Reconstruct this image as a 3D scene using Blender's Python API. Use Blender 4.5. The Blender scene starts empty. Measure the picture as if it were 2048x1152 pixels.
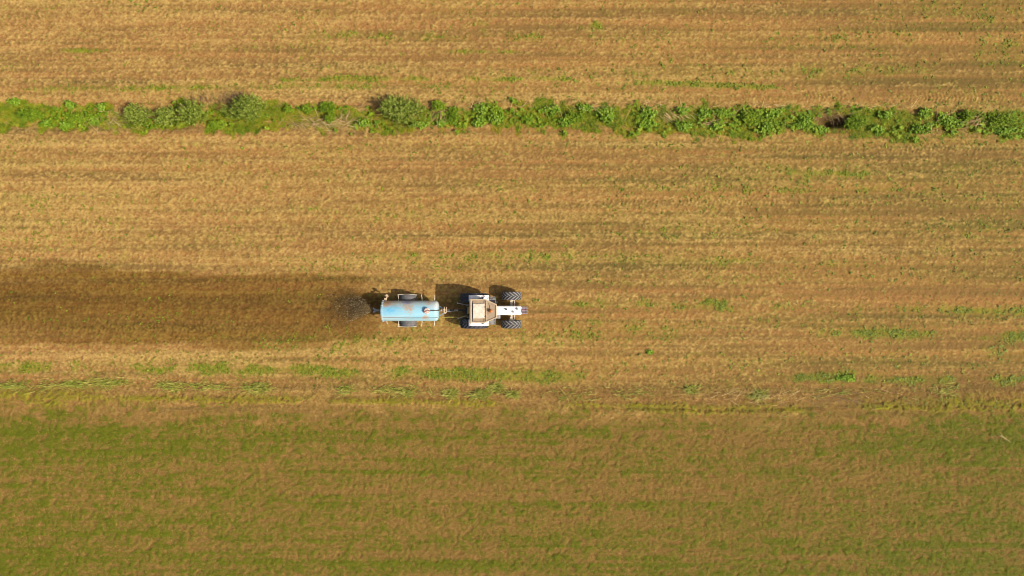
import bpy, bmesh, math, random
import numpy as np
from mathutils import Vector, Matrix

# ------------------------------------------------------------------ camera, light, exposure
SC = bpy.context.scene
COL = SC.collection
S = 32.0                       # photo pixels (2048 wide) per metre on the ground
H = 24.0 / 36.0 * 2048 / S     # drone height for a 24 mm lens
cam_d = bpy.data.cameras.new('drone_camera')
cam_d.lens = 24; cam_d.sensor_width = 36; cam_d.clip_end = 3000
cam = bpy.data.objects.new('drone_camera', cam_d); COL.objects.link(cam)
cam.location = (0, 0, H); cam.rotation_euler = (0, 0, 0)
SC.camera = cam

SUN_EL = math.radians(45.5)
SUN_AZ = math.atan2(2.31, -0.92)          # clockwise from +Y
sundir = Vector((math.sin(SUN_AZ) * math.cos(SUN_EL), math.cos(SUN_AZ) * math.cos(SUN_EL), math.sin(SUN_EL)))
w = bpy.data.worlds.new('World'); SC.world = w; w.use_nodes = True
sky = w.node_tree.nodes.new('ShaderNodeTexSky'); sky.sky_type = 'NISHITA'; sky.sun_disc = False
sky.sun_elevation = SUN_EL; sky.sun_rotation = SUN_AZ; sky.dust_density = 5; sky.ozone_density = 0.4
bg = w.node_tree.nodes['Background']; bg.inputs[1].default_value = 0.10
w.node_tree.links.new(sky.outputs[0], bg.inputs[0])
sl = bpy.data.lights.new('sun', 'SUN'); sl.energy = 4.0; sl.angle = math.radians(0.5); sl.color = (1.0, 0.93, 0.80)
so = bpy.data.objects.new('sun', sl); COL.objects.link(so)
so.rotation_euler = sundir.to_track_quat('Z', 'Y').to_euler(); so.location = (20, -10, 30)
SC.render.filter_size = 1.5; SC.cycles.pixel_filter_type = 'BLACKMAN_HARRIS'; SC.cycles.filter_width = 1.1
SC.view_settings.view_transform = 'Standard'; SC.view_settings.look = 'None'
SC.view_settings.exposure = 0.36; SC.view_settings.gamma = 1

R = np.random.default_rng(7)
random.seed(7)

def gx(px, z=0.0): return (px - 1024) / S * (H - z) / H
def gy(py, z=0.0): return (576 - py) / S * (H - z) / H

# ------------------------------------------------------------------ materials
def mat(name, col, rough=0.6, metal=0.0, spec=0.4, vary=0.0, scale=8.0, dirt=None, dirt_amt=0.5, dirt_scale=3.0, bump=0.0, coat=0.0, alpha=1.0):
    m = bpy.data.materials.new(name); m.use_nodes = True
    nt = m.node_tree; b = nt.nodes['Principled BSDF']
    b.inputs['Roughness'].default_value = rough; b.inputs['Metallic'].default_value = metal
    b.inputs['Specular IOR Level'].default_value = spec
    b.inputs['Coat Weight'].default_value = coat
    tc = nt.nodes.new('ShaderNodeTexCoord')
    last = None
    n = nt.nodes.new('ShaderNodeTexNoise'); n.inputs['Scale'].default_value = scale; n.inputs['Detail'].default_value = 6
    nt.links.new(tc.outputs['Object'], n.inputs['Vector'])
    mx = nt.nodes.new('ShaderNodeMix'); mx.data_type = 'RGBA'
    mx.inputs[6].default_value = (*[c * (1 - vary) for c in col], 1); mx.inputs[7].default_value = (*[min(1, c * (1 + vary)) for c in col], 1)
    nt.links.new(n.outputs['Fac'], mx.inputs[0]); last = mx.outputs[2]
    if dirt:
        n2 = nt.nodes.new('ShaderNodeTexNoise'); n2.inputs['Scale'].default_value = dirt_scale; n2.inputs['Detail'].default_value = 8; n2.inputs['Roughness'].default_value = 0.65
        nt.links.new(tc.outputs['Object'], n2.inputs['Vector'])
        r = nt.nodes.new('ShaderNodeMapRange'); r.inputs[1].default_value = 0.62 - dirt_amt * 0.35; r.inputs[2].default_value = 0.78 - dirt_amt * 0.25
        nt.links.new(n2.outputs['Fac'], r.inputs[0])
        m2 = nt.nodes.new('ShaderNodeMix'); m2.data_type = 'RGBA'; m2.inputs[7].default_value = (*dirt, 1)
        nt.links.new(r.outputs[0], m2.inputs[0]); nt.links.new(last, m2.inputs[6]); last = m2.outputs[2]
    nt.links.new(last, b.inputs['Base Color'])
    if bump:
        bp = nt.nodes.new('ShaderNodeBump'); bp.inputs['Strength'].default_value = bump; bp.inputs['Distance'].default_value = 0.02
        nt.links.new(n.outputs['Fac'], bp.inputs['Height']); nt.links.new(bp.outputs[0], b.inputs['Normal'])
    return m

def leaf_mat(name, cols, rough=0.6, spec=0.3, trans=0.0):
    """colour from the per-leaf 'tone' attribute (0..1) through a ramp"""
    m = bpy.data.materials.new(name); m.use_nodes = True
    nt = m.node_tree; b = nt.nodes['Principled BSDF']
    a = nt.nodes.new('ShaderNodeAttribute'); a.attribute_name = 'tone'
    r = nt.nodes.new('ShaderNodeValToRGB')
    e = r.color_ramp.elements
    while len(e) < len(cols): e.new(0.5)
    for i, c in enumerate(cols):
        e[i].position = i / (len(cols) - 1); e[i].color = (*c, 1)
    nt.links.new(a.outputs['Fac'], r.inputs[0]); nt.links.new(r.outputs[0], b.inputs['Base Color'])
    b.inputs['Roughness'].default_value = rough; b.inputs['Specular IOR Level'].default_value = spec
    if trans:
        t = nt.nodes.new('ShaderNodeBsdfTranslucent'); nt.links.new(r.outputs[0], t.inputs[0])
        mx = nt.nodes.new('ShaderNodeMixShader'); mx.inputs[0].default_value = trans
        nt.links.new(b.outputs[0], mx.inputs[1]); nt.links.new(t.outputs[0], mx.inputs[2])
        nt.links.new(mx.outputs[0], nt.nodes['Material Output'].inputs[0])
    return m

M = {
 'straw': leaf_mat('dry_straw', [(0.16,0.085,0.024), (0.27,0.150,0.05), (0.43,0.28,0.10)], 0.7, 0.2),
 'drygrass': leaf_mat('dry_grass', [(0.155,0.088,0.021), (0.26,0.150,0.04), (0.36,0.222,0.065)], 0.7, 0.2),
 'weed': leaf_mat('weed_leaf', [(0.085,0.12,0.006), (0.16,0.195,0.010), (0.25,0.28,0.02)], 0.6, 0.3, 0.15),
 'grass': leaf_mat('grass_blade', [(0.07,0.10,0.004), (0.12,0.145,0.006), (0.22,0.19,0.016)], 0.65, 0.25, 0.15),
 'verge': leaf_mat('verge_blade', [(0.09,0.15,0.004), (0.19,0.26,0.007), (0.32,0.31,0.015), (0.40,0.25,0.04)], 0.6, 0.3, 0.2),
 'reed': leaf_mat('pale_reed', [(0.15,0.20,0.015), (0.26,0.29,0.035), (0.44,0.37,0.085)], 0.6, 0.3, 0.15),
 'dead': leaf_mat('dead_stalk', [(0.12,0.075,0.045), (0.38,0.24,0.10), (0.54,0.40,0.19)], 0.75, 0.2),
 'shrub': leaf_mat('shrub_leaf', [(0.045,0.075,0.006), (0.165,0.22,0.020), (0.36,0.41,0.075)], 0.6, 0.2, 0.15),
 'bramble': leaf_mat('bramble_leaf', [(0.06,0.12,0.004), (0.14,0.22,0.007), (0.24,0.32,0.018)], 0.6, 0.2, 0.15),
 'broad': leaf_mat('broad_leaf', [(0.075,0.155,0.006), (0.155,0.26,0.014), (0.28,0.38,0.045)], 0.6, 0.2, 0.15),
 'slurry': leaf_mat('slurry_drop', [(0.095,0.06,0.022), (0.215,0.145,0.06), (0.54,0.43,0.27)], 0.25, 0.5),
 'stem': mat('woody_stem', (0.16,0.10,0.05), 0.8, vary=0.3),
}

# ------------------------------------------------------------------ object helpers
def tag(o, label=None, cat=None, group=None, kind=None):
    if label: o['label'] = label
    if cat: o['category'] = cat
    if group: o['group'] = group
    if kind: o['kind'] = kind
    return o

def thing(name, label, cat, loc, group=None):
    o = bpy.data.objects.new(name, None); COL.objects.link(o); o.location = loc; o.empty_display_size = 0.3
    return tag(o, label, cat, group)

def link_mesh(name, me, material, parent=None):
    o = bpy.data.objects.new(name, me); COL.objects.link(o)
    if material: me.materials.append(material)
    if parent: o.parent = parent
    return o

def obj(name, bm, material, parent=None, bevel=0.0, smooth=False, seg=2):
    me = bpy.data.meshes.new(name)
    bmesh.ops.recalc_face_normals(bm, faces=bm.faces)
    if smooth:
        for f in bm.faces: f.smooth = True
    bm.to_mesh(me); bm.free()
    o = link_mesh(name, me, material, parent)
    if bevel:
        b = o.modifiers.new('bevel', 'BEVEL'); b.width = bevel; b.segments = seg; b.limit_method = 'ANGLE'; b.angle_limit = math.radians(40)
    if smooth:
        n = o.modifiers.new('ws', 'WEIGHTED_NORMAL') if False else None
    return o

def strips_mesh(name, V, tone, material, parent=None):
    """V: (N,k,2,3) ribbons; tone: (N,)"""
    N, k = V.shape[:2]
    me = bpy.data.meshes.new(name)
    nv = N * k * 2
    me.vertices.add(nv); me.vertices.foreach_set('co', V.reshape(-1).astype(np.float32))
    base = (np.arange(N) * k * 2)[:, None, None]
    j = np.arange(k - 1)[None, :, None] * 2
    q = base + j + np.array([0, 1, 3, 2])[None, None, :]
    nf = N * (k - 1)
    me.loops.add(nf * 4); me.loops.foreach_set('vertex_index', q.reshape(-1).astype(np.int32))
    me.polygons.add(nf); me.polygons.foreach_set('loop_start', (np.arange(nf) * 4).astype(np.int32))
    me.update(calc_edges=True)
    a = me.attributes.new('tone', 'FLOAT', 'POINT'); a.data.foreach_set('value', np.repeat(tone, k * 2).astype(np.float32))
    return link_mesh(name, me, material, parent)

def ribbons(P, az, el, L, W, prof, droop=0.0, roll=None):
    """P (N,3) bases; az/el direction; L,W (N,); prof list of (t, width factor); returns (N,k,2,3)"""
    N = len(P)
    ce = np.cos(el); d = np.stack([np.cos(az) * ce, np.sin(az) * ce, np.sin(el)], 1)
    s = np.stack([-np.sin(az), np.cos(az), np.zeros(N)], 1)
    if roll is not None:
        up = np.cross(d, s); s = s * np.cos(roll)[:, None] + up * np.sin(roll)[:, None]
    out = np.empty((N, len(prof), 2, 3))
    droop = np.broadcast_to(droop, (N,))
    for i, (t, wf) in enumerate(prof):
        c = P + d * (L * t)[:, None]; c = c.copy(); c[:, 2] -= droop * L * t * t
        hw = (W * wf * 0.5)[:, None]
        out[:, i, 0] = c - s * hw; out[:, i, 1] = c + s * hw
    return out

BLADE = [(0, 0.8), (0.55, 1.0), (1, 0.15)]
STICK = [(0, 1), (1, 0.7)]
LEAF = [(0, 0.12), (0.35, 1.0), (0.7, 0.8), (1, 0.08)]
ROUND = [(0, 0.3), (0.25, 0.95), (0.6, 1.0), (0.88, 0.6), (1, 0.1)]

# bmesh shapes
def box(bm, c, s, rz=0.0, ry=0.0):
    m = Matrix.Translation(c) @ Matrix.Rotation(rz, 4, 'Z') @ Matrix.Rotation(ry, 4, 'Y') @ Matrix.Diagonal((*s, 1))
    bmesh.ops.create_cube(bm, size=1, matrix=m)
def cyl(bm, p0, p1, r0, r1=None, n=16):
    p0 = Vector(p0); p1 = Vector(p1); d = p1 - p0
    q = d.to_track_quat('Z', 'Y').to_matrix().to_4x4()
    bmesh.ops.create_cone(bm, cap_ends=True, segments=n, radius1=r0, radius2=r0 if r1 is None else r1, depth=d.length, matrix=Matrix.Translation((p0 + p1) / 2) @ q)
def bar(bm, p0, p1, wd, th):
    p0 = Vector(p0); p1 = Vector(p1); d = p1 - p0
    q = d.to_track_quat('X', 'Z').to_matrix().to_4x4()
    bmesh.ops.create_cube(bm, size=1, matrix=Matrix.Translation((p0 + p1) / 2) @ q @ Matrix.Diagonal((d.length, wd, th, 1)))
def tube(bm, pts, r, n=8):
    for a, b in zip(pts[:-1], pts[1:]): cyl(bm, a, b, r, r, n)
    for p in pts[1:-1]: bmesh.ops.create_uvsphere(bm, u_segments=n, v_segments=6, radius=r * 1.02, matrix=Matrix.Translation(p))
def prism(bm, poly, z0, z1):
    b = [bm.verts.new((x, y, z0)) for x, y in poly]; t = [bm.verts.new((x, y, z1)) for x, y in poly]
    n = len(poly); bm.faces.new(b[::-1]); bm.faces.new(t)
    for i in range(n): bm.faces.new((b[i], b[(i + 1) % n], t[(i + 1) % n], t[i]))
def lathe(bm, prof, c, axis='Y', n=40):
    """prof: (radius, along axis)"""
    rings = []
    for r, a in prof:
        ring = []
        for i in range(n):
            t = 2 * math.pi * i / n
            if axis == 'Y': p = (c[0] + r * math.cos(t), c[1] + a, c[2] + r * math.sin(t))
            elif axis == 'X': p = (c[0] + a, c[1] + r * math.cos(t), c[2] + r * math.sin(t))
            else: p = (c[0] + r * math.cos(t), c[1] + r * math.sin(t), c[2] + a)
            ring.append(bm.verts.new(p))
        rings.append(ring)
    for a, b in zip(rings[:-1], rings[1:]):
        for i in range(n): bm.faces.new((a[i], a[(i + 1) % n], b[(i + 1) % n], b[i]))
    bm.faces.new(rings[0]); bm.faces.new(rings[-1][::-1])
nb = bmesh.new

# ------------------------------------------------------------------ the ground sheet
X0, X1, Y0, Y1, D = -37.0, 37.0, -23.0, 23.0, 0.05
nx = int(round((X1 - X0) / D)) + 1; ny = int(round((Y1 - Y0) / D)) + 1
xs = np.linspace(X0, X1, nx); ys = np.linspace(Y0, Y1, ny)
GXX, GYY = np.meshgrid(xs, ys)
PX = 1024 + S * GXX; PY = 576 - S * GYY
fy = np.fft.fftfreq(ny, D)[:, None]; fx = np.fft.rfftfreq(nx, D)[None, :]
def nz(lx, ly, seed):
    g = np.random.default_rng(seed).standard_normal((ny, nx))
    f = np.fft.rfft2(g) * np.exp(-2 * (math.pi ** 2) * ((fx * lx) ** 2 + (fy * ly) ** 2))
    o = np.fft.irfft2(f, s=(ny, nx)); o -= o.mean(); return o / o.std()
def sm(x, a, b):
    t = np.clip((x - a) / (b - a), 0, 1); return t * t * (3 - 2 * t)
def curve(pts):
    p = np.array(pts, float); return np.interp(PX, p[:, 0], p[:, 1])
def band(pts, wd, x0=None, x1=None, soft=60):
    b = np.exp(-((PY - curve(pts)) / wd) ** 2)
    if x0 is not None: b = b * sm(PX, x0 - soft, x0 + soft)
    if x1 is not None: b = b * (1 - sm(PX, x1 - soft, x1 + soft))
    return b
def blob(cx, cy, rx, ry): return np.exp(-(((PX - cx) / rx) ** 2 + ((PY - cy) / ry) ** 2))

n_fine = nz(0.045, 0.035, 1); n_f2 = nz(0.09, 0.07, 21); n_mid = nz(0.22, 0.14, 2); n_big = nz(1.4, 0.5, 3); n_str = nz(3.5, 0.10, 4); n_str2 = nz(7.0, 0.28, 5)
n_mot = nz(0.28, 0.17, 6); n_mot2 = nz(0.9, 0.30, 8); n_huge = nz(6, 3, 9)
n_row = nz(2.6, 0.045, 33); n_row2 = nz(1.1, 0.06, 34)
edge_n = nz(0.8, 0.3, 10) * 5 + nz(0.2, 0.2, 11) * 3

HEDGE = [(-200, 229), (0, 229), (250, 236), (500, 230), (800, 233), (1100, 234), (1400, 240), (1700, 246), (2048, 247), (2250, 248)]
hedge_d = np.abs(PY - curve(HEDGE)) + edge_n - 3 * sm(PX, 900, 1100) - 3 * sm(-PX, -260, -150)
hedge = 1 - sm(hedge_d + 5 * n_mid + 3 * n_f2, 13, 28)
LOW = [(-200, 822), (0, 820), (250, 822), (700, 828), (1000, 832), (1250, 836), (1500, 846), (1700, 840), (1850, 826), (2048, 820), (2250, 820)]
low = sm(PY - curve(LOW) + edge_n * 0.9 + 7 * n_mot + 6 * n_mid + 4 * n_f2, -36, 24)

wet_top = curve([(-300, 535), (0, 530), (110, 519), (200, 521), (300, 537), (450, 541), (600, 536), (745, 548), (800, 560)])
wet_bot = curve([(-300, 708), (0, 702), (70, 690), (330, 699), (520, 702), (640, 692), (745, 668), (800, 655)])
en = nz(1.6, 0.12, 12) * 5 + nz(0.3, 0.15, 13) * 3
wet = sm(PY - wet_top + en, -5, 11) * (1 - sm(PY - wet_bot + en, -14, 8)) * (1 - sm(PX + nz(0.7, .25, 14) * 14, 705, 775))
wet *= np.clip(0.80 + 0.10 * n_str2 + 0.07 * n_str + .05 * n_row, 0.3, 1) + 0.30 * band([(0, 602), (750, 612)], 38)
wet = np.clip(wet, 0, 1)
splash = blob(692, 612, 50, 28) * (0.8 + 0.35 * n_mid) + blob(655, 605, 22, 40) * 0.5 * (1 + n_mot)
wet_core = band([(-200, 600), (750, 612)], 26) * (1 - sm(PX, 640, 740)) * np.clip(.55 + .3 * n_row + .25 * n_str, 0, 1)
wet = np.clip(np.maximum(wet, splash * 0.9), 0, 1)

# straw: left-to-right sun falloff painted in, paler along the headland edges, striped along the driving direction
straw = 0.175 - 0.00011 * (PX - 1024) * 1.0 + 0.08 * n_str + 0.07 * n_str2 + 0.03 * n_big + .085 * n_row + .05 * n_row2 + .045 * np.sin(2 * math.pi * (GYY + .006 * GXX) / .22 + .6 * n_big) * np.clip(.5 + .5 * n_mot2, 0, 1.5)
straw += 0.22 * band([(0, 190), (650, 188), (1200, 204), (2048, 214)], 13) + 0.22 * band([(0, 278), (1000, 275), (2048, 285)], 16) * (1 - 0.6 * sm(PX, 900, 1400))
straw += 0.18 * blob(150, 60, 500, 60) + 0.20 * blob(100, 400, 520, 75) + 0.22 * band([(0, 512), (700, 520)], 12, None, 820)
straw += 0.20 * blob(120, 704, 110, 12) + 0.15 * band([(0, 722), (700, 705), (2048, 700)], 14, None, 1100) + 0.12 * band([(1300, 505), (2048, 505)], 14, 1300)
straw += 0.25 * band([(0, 790), (400, 788), (900, 792), (1400, 790), (1700, 780)], 11)
straw -= 0.10 * sm(PX, 1400, 2048)  # painted light falloff: less straw where the right side is dimmer
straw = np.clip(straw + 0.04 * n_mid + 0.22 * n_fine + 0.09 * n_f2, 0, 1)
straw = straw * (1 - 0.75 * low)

# green weeds growing in rows
rows = (band([(560, 157), (1090, 158), (1600, 176)], 4, 560, 1570, 30) * sm(n_mot2, -0.9, 0.8) * 1.7 * (1 - .8 * blob(1150, 160, 60, 30))
      + blob(165, 101, 36, 4) * 1.1 + band([(860, 103), (1130, 103)], 3.5, 880, 1040, 20) * .9
      + band([(1560, 345), (1760, 349)], 4.5, 1580, 1740, 25) * 1.5
      + band([(0, 178), (300, 176), (900, 172)], 7, 0, 900) * 0.45
      + band([(650, 72), (1100, 76)], 9, 620, 1080) * 0.5
      + band([(1400, 604), (1500, 604)], 5, 1405, 1490, 20) * 0.9
      + band([(1180, 607), (1460, 615), (2048, 622)], 9, 1100, 2048) * 0.42
      + band([(1700, 618), (2048, 622)], 7, 1780, 2100) * 0.5
      + band([(1600, 664), (2048, 672)], 9, 1640, 2200) * 0.95
      + band([(0, 736), (250, 736), (700, 742), (1100, 754), (1500, 760)], 9, -100, 1180) * 1.6
      + band([(1300, 756), (1690, 755), (2048, 764)], 9, 1560, 2200) * 1.25
      + band([(0, 375), (2048, 380)], 7, 1250, 1900) * 0.30
      + band([(700, 505), (1300, 520), (1800, 530)], 8, 750, 1700) * 0.28
      + blob(1240, 660, 130, 22) * 0.42 + blob(1690, 752, 40, 10) * 0.9 + blob(1980, 715, 90, 20) * 0.35
      + blob(640, 690, 130, 14) * 0.30 + blob(1700, 145, 110, 9) * 0.4 + blob(880, 675, 300, 10) * 0.25
      + blob(1950, 60, 190, 70) * 0.20 + blob(620, 90, 12, 12) * 0.9 + blob(963, 48, 14, 12) * 0.8 + blob(1195, 50, 10, 8) * 0.8)
green = rows * np.clip(0.72 + 0.45 * n_mot2 + .25 * n_mot, 0, 1.6) + 0.06 + 0.06 * sm(PX, 900, 2048) + 0.05 * n_str2 + .03 * n_big
g_field = np.clip(green, 0, 1)
green_c = np.clip(g_field * 0.62 + 0.15 * np.maximum(n_f2 + .5 * n_mot - 0.7, 0) * (0.5 + g_field * 2.2), 0, 0.9)
# lower, greener field with faint drill rows
TAU_ = 2 * math.pi
lg = 0.50 + 0.11 * n_mid + 0.04 * n_mot + 0.04 * n_mot2 + 0.07 * n_str2 + .08 * n_str + .07 * n_row + 0.16 * n_f2 + .13 * n_fine + .06 * n_row2 - .02 - .05 * blob(1300, 1000, 500, 120) + .07 * np.sin(TAU_ * (GYY + .004 * GXX) / .27 + .5 * n_big) * np.clip(.6 + .5 * n_mot2, 0, 1.5)
lg += 0.22 * blob(60, 880, 420, 50) + 0.34 * blob(2000, 880, 240, 60) + 0.16 * sm(PY, 960, 1150) - 0.16 * blob(1150, 960, 520, 60) - 0.20 * blob(1050, 848, 500, 14)
lg += 0.10 * sm(PX, 1400, 2048) + 0.16 * band([(500, 872), (1500, 890)], 14) - 0.14 * band([(900, 866), (1650, 868)], 6, 1250, 1750) + 0.06 * sm(-PX, -600, 0)
lg = np.clip(lg, 0, 1) * low
# field margin between the two fields: olive line and yellow-green patches
marg = (.5 * band([(0, 792), (700, 800), (1500, 812), (2048, 806)], 12) * sm(n_mot2 + n_mot * .6, -.3, 1.6) + band([(100, 790), (400, 798), (700, 801), (1100, 809), (1500, 819), (2048, 812)], 5.5) * sm(n_mot2 + 0.3 * n_big, -1.5, 0.7) * 1.2
      + blob(130, 795, 70, 16) * 1.2 + blob(1960, 806, 130, 18) * 0.8 + blob(300, 797, 80, 7) * 1.1 + blob(1400, 822, 70, 8) * .7)
marg = np.clip(marg * np.clip(.75 + .35 * n_f2 + .35 * n_fine + .2 * n_row2, 0, 1.5), 0, 1)
dark = np.clip(band([(0, 758), (110, 757), (280, 760), (700, 778)], 4, -100, 640) * sm(n_big + n_mot2, 0.0, 1.6) * 0.9  # painted shadow of the reed tufts, cast just above them
      + band([(1000, 812), (1500, 821), (1700, 812), (2048, 808)], 3.5, 1150, 1700) * 0.7 * sm(n_mot + n_mot2, -0.5, 1)
      + (band([(0, 594), (770, 596)], 5, -200, 740, 30) + band([(0, 647), (770, 646.5)], 5, -200, 740, 30)) * np.clip(.30 + .15 * n_f2 + .1 * n_row, 0, 1) + blob(1668, 242, 30, 9) * 1.6 + blob(1672, 230, 36, 14) * 0.7 + blob(655, 606, 22, 34) * (.30 + .25 * n_mid) + blob(708, 610, 40, 24) * (.65 + .2 * n_f2) + blob(1862, 782, 40, 9) * 0.4 + blob(350, 258, 70, 7) * 0.5, 0, 1)

dark = np.clip(dark + .32 * wet_core, 0, 1)
Z = 0.008 * n_fine + 0.009 * n_f2 + 0.006 * n_mid + 0.006 * n_str + 0.008 * n_big
Z -= 0.006 * n_mid * low; Z += 0.006 * n_f2 * low
# lug prints pressed by tractor tyres
u = GXX * 2 * math.pi / 0.24
for (pts, x0, x1, a) in (([(0, 184), (2048, 196)], 1480, 2048, .02), ([(0, 530), (2048, 530)], 1250, 1750, .018), ([(0, 400), (2048, 404)], 1150, 2100, .012),
                         ([(0, 512), (2048, 508)], 1000, 2100, .012), ([(0, 290), (2048, 296)], 1300, 2100, .015), ([(0, 560), (700, 572)], -200, 640, .010), ([(0, 655), (700, 662)], -200, 640, .010)):
    cc = curve(pts); b = np.exp(-((PY - cc) / 9) ** 4) * sm(PX, x0 - 80, x0 + 80) * (1 - sm(PX, x1 - 80, x1 + 80))
    Z += b * a * np.sin(u + np.abs(PY - cc) / S * 14 + n_big * 0.8) * np.clip(0.6 + 0.4 * n_big, 0, 1) - b * 0.01
Z -= (1 - sm(np.abs(PY - curve(HEDGE)) + edge_n * .6, 4, 36)) * 0.20
Z -= 0.75 * blob(1668, 243, 26, 9)
Z += 0.06 * marg - 0.10 * band([(1000, 812), (1500, 821), (1700, 812)], 4, 1150, 1700)
# keep the wheels' ground level
flat = np.exp(-((PX - 905) / 170) ** 6 - ((PY - 620) / 46) ** 6)
Z -= .02 * (band([(0, 594), (770, 596)], 7, -200, 800, 20) + band([(0, 647), (770, 646.5)], 7, -200, 800, 20)) * (.7 + .3 * np.sin(u + 1.5 * n_mid))
Z = Z * (1 - 0.6 * flat)

def hgt(x, y, A=None):
    A = Z if A is None else A
    i = np.clip(((np.asarray(y) - Y0) / D).round().astype(int), 0, ny - 1); j = np.clip(((np.asarray(x) - X0) / D).round().astype(int), 0, nx - 1)
    return A[i, j]

def tri(v, a, b):
    p = b - a; t = np.mod(v - a, 2 * p); return a + np.where(t > p, 2 * p - t, t)
ext = 0.05 * np.cumsum(1.12 ** np.arange(1, 72)); ext = ext[ext < 1400]
ax = np.concatenate([X0 - ext[::-1], xs, X1 + ext]); ay = np.concatenate([Y0 - ext[::-1], ys, Y1 + ext])
jj = np.clip(np.round((tri(ax, X0, X1) - X0) / D).astype(int), 0, nx - 1); ii = np.clip(np.round((tri(ay, Y0, Y1) - Y0) / D).astype(int), 0, ny - 1)
NX, NY = len(ax), len(ay)
AX, AY = np.meshgrid(ax, ay)
def full(A): return A[np.ix_(ii, jj)]
co = np.stack([AX, AY, full(Z)], -1).reshape(-1).astype(np.float32)
me = bpy.data.meshes.new('ground')
me.vertices.add(NX * NY); me.vertices.foreach_set('co', co)
idx = np.arange(NX * NY, dtype=np.int32).reshape(NY, NX)
q = np.stack([idx[:-1, :-1], idx[:-1, 1:], idx[1:, 1:], idx[1:, :-1]], -1).reshape(-1)
nf = len(q) // 4
me.loops.add(nf * 4); me.loops.foreach_set('vertex_index', q)
me.polygons.add(nf); me.polygons.foreach_set('loop_start', (np.arange(nf) * 4).astype(np.int32))
me.update(calc_edges=True)
def cattr(name, a, b, c):
    at = me.attributes.new(name, 'FLOAT_COLOR', 'POINT')
    at.data.foreach_set('color', np.stack([full(a), full(b), full(c), np.ones((NY, NX))], -1).reshape(-1).astype(np.float32))
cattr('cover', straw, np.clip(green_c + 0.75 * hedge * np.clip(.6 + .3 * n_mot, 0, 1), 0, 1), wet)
cattr('cover_low', low, lg, marg)
cattr('soil_and_shade', dark, hedge, np.clip(0.32 + 0.17 * nz(5, .10, 31) + .10 * nz(2.5, .22, 32) + .12 * nz(3, .05, 35) + 0.10 * n_huge + .22 * sm(PX, 800, 2048), 0, 1))  # third channel: streaky soil tone plus painted light falloff, darker to the right

gm = bpy.data.materials.new('field_soil'); gm.use_nodes = True
nt = gm.node_tree; pb = nt.nodes['Principled BSDF']; pb.inputs['Roughness'].default_value = 0.9; pb.inputs['Specular IOR Level'].default_value = 0.15
def attr(n):
    a = nt.nodes.new('ShaderNodeAttribute'); a.attribute_name = n
    s = nt.nodes.new('ShaderNodeSeparateColor'); nt.links.new(a.outputs['Color'], s.inputs[0]); return s.outputs
def noise(scale, detail=4, rough=0.6, stretch=(1, 1, 1)):
    tc = nt.nodes.new('ShaderNodeTexCoord'); mp = nt.nodes.new('ShaderNodeMapping'); mp.inputs['Scale'].default_value = stretch
    n = nt.nodes.new('ShaderNodeTexNoise'); n.inputs['Scale'].default_value = scale; n.inputs['Detail'].default_value = detail; n.inputs['Roughness'].default_value = rough
    nt.links.new(tc.outputs['Object'], mp.inputs[0]); nt.links.new(mp.outputs[0], n.inputs['Vector']); return n.outputs['Fac']
def rng(f, a, b, c=0.0, d=1.0):
    r = nt.nodes.new('ShaderNodeMapRange'); r.inputs[1].default_value = a; r.inputs[2].default_value = b; r.inputs[3].default_value = c; r.inputs[4].default_value = d
    nt.links.new(f, r.inputs[0]); return r.outputs[0]
def mixc(f, a, b, mode='MIX'):
    m = nt.nodes.new('ShaderNodeMix'); m.data_type = 'RGBA'; m.blend_type = mode
    if isinstance(f, float): m.inputs[0].default_value = f
    else: nt.links.new(f, m.inputs[0])
    for v, i in ((a, 6), (b, 7)):
        if isinstance(v, tuple): m.inputs[i].default_value = (*v, 1)
        else: nt.links.new(v, m.inputs[i])
    return m.outputs[2]
def mul(a, b):
    m = nt.nodes.new('ShaderNodeMath'); m.operation = 'MULTIPLY'
    for v, i in ((a, 0), (b, 1)):
        if isinstance(v, float): m.inputs[i].default_value = v
        else: nt.links.new(v, m.inputs[i])
    return m.outputs[0]
c1 = attr('cover'); c2 = attr('cover_low'); c3 = attr('soil_and_shade')
nf1 = noise(7, 5, 0.7); nf2 = noise(15, 3, 0.6, (0.5, 1, 1)); nf3 = noise(3, 6, 0.6)
soil = mixc(rng(nf1, 0.36, 0.64), (0.18, 0.082, 0.023), (0.295, 0.142, 0.049))
nf4 = noise(5.5, 5, 0.75, (.8, 1.1, 1)); nf5 = noise(24, 2, 0.5)
soil = mixc(rng(nf4, 0.50, 0.66, 0, .75), soil, (0.19, 0.135, 0.022))
soil = mixc(rng(nf5, 0.56, 0.70, 0, .6), soil, (0.42, 0.27, 0.085))
soil = mixc(c3[2], soil, (0.12, 0.078, 0.022))
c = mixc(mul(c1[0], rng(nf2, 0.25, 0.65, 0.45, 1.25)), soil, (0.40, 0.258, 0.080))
c = mixc(mul(c1[1], rng(nf1, 0.3, 0.6, 0.5, 1.1)), c, mixc(nf3, (0.10, 0.15, 0.006), (0.19, 0.19, 0.012)))
lowsoil = mixc(rng(nf2, 0.3, 0.7), (0.155, 0.09, 0.021), (0.245, 0.142, 0.038))
lowc = mixc(mul(rng(c2[1], 0.05, 1.0), rng(nf1, 0.25, 0.6, 0.6, 1.15)), lowsoil, mixc(nf3, (0.07, 0.088, 0.003), (0.115, 0.118, 0.006)))
c = mixc(c2[0], c, lowc)
c = mixc(mul(c2[2], 0.85), c, (0.22, 0.20, 0.010))
c = mixc(mul(c3[0], 0.8), c, (0.075, 0.045, 0.016))
c = mixc(mul(c1[2], 0.95), c, mixc(1.0, c, (0.52, 0.455, 0.26), 'MULTIPLY'))
nt.links.new(c, pb.inputs['Base Color'])
nt.links.new(rng(c1[2], 0.3, 1.0, 0.92, 0.7), pb.inputs['Roughness'])
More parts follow.
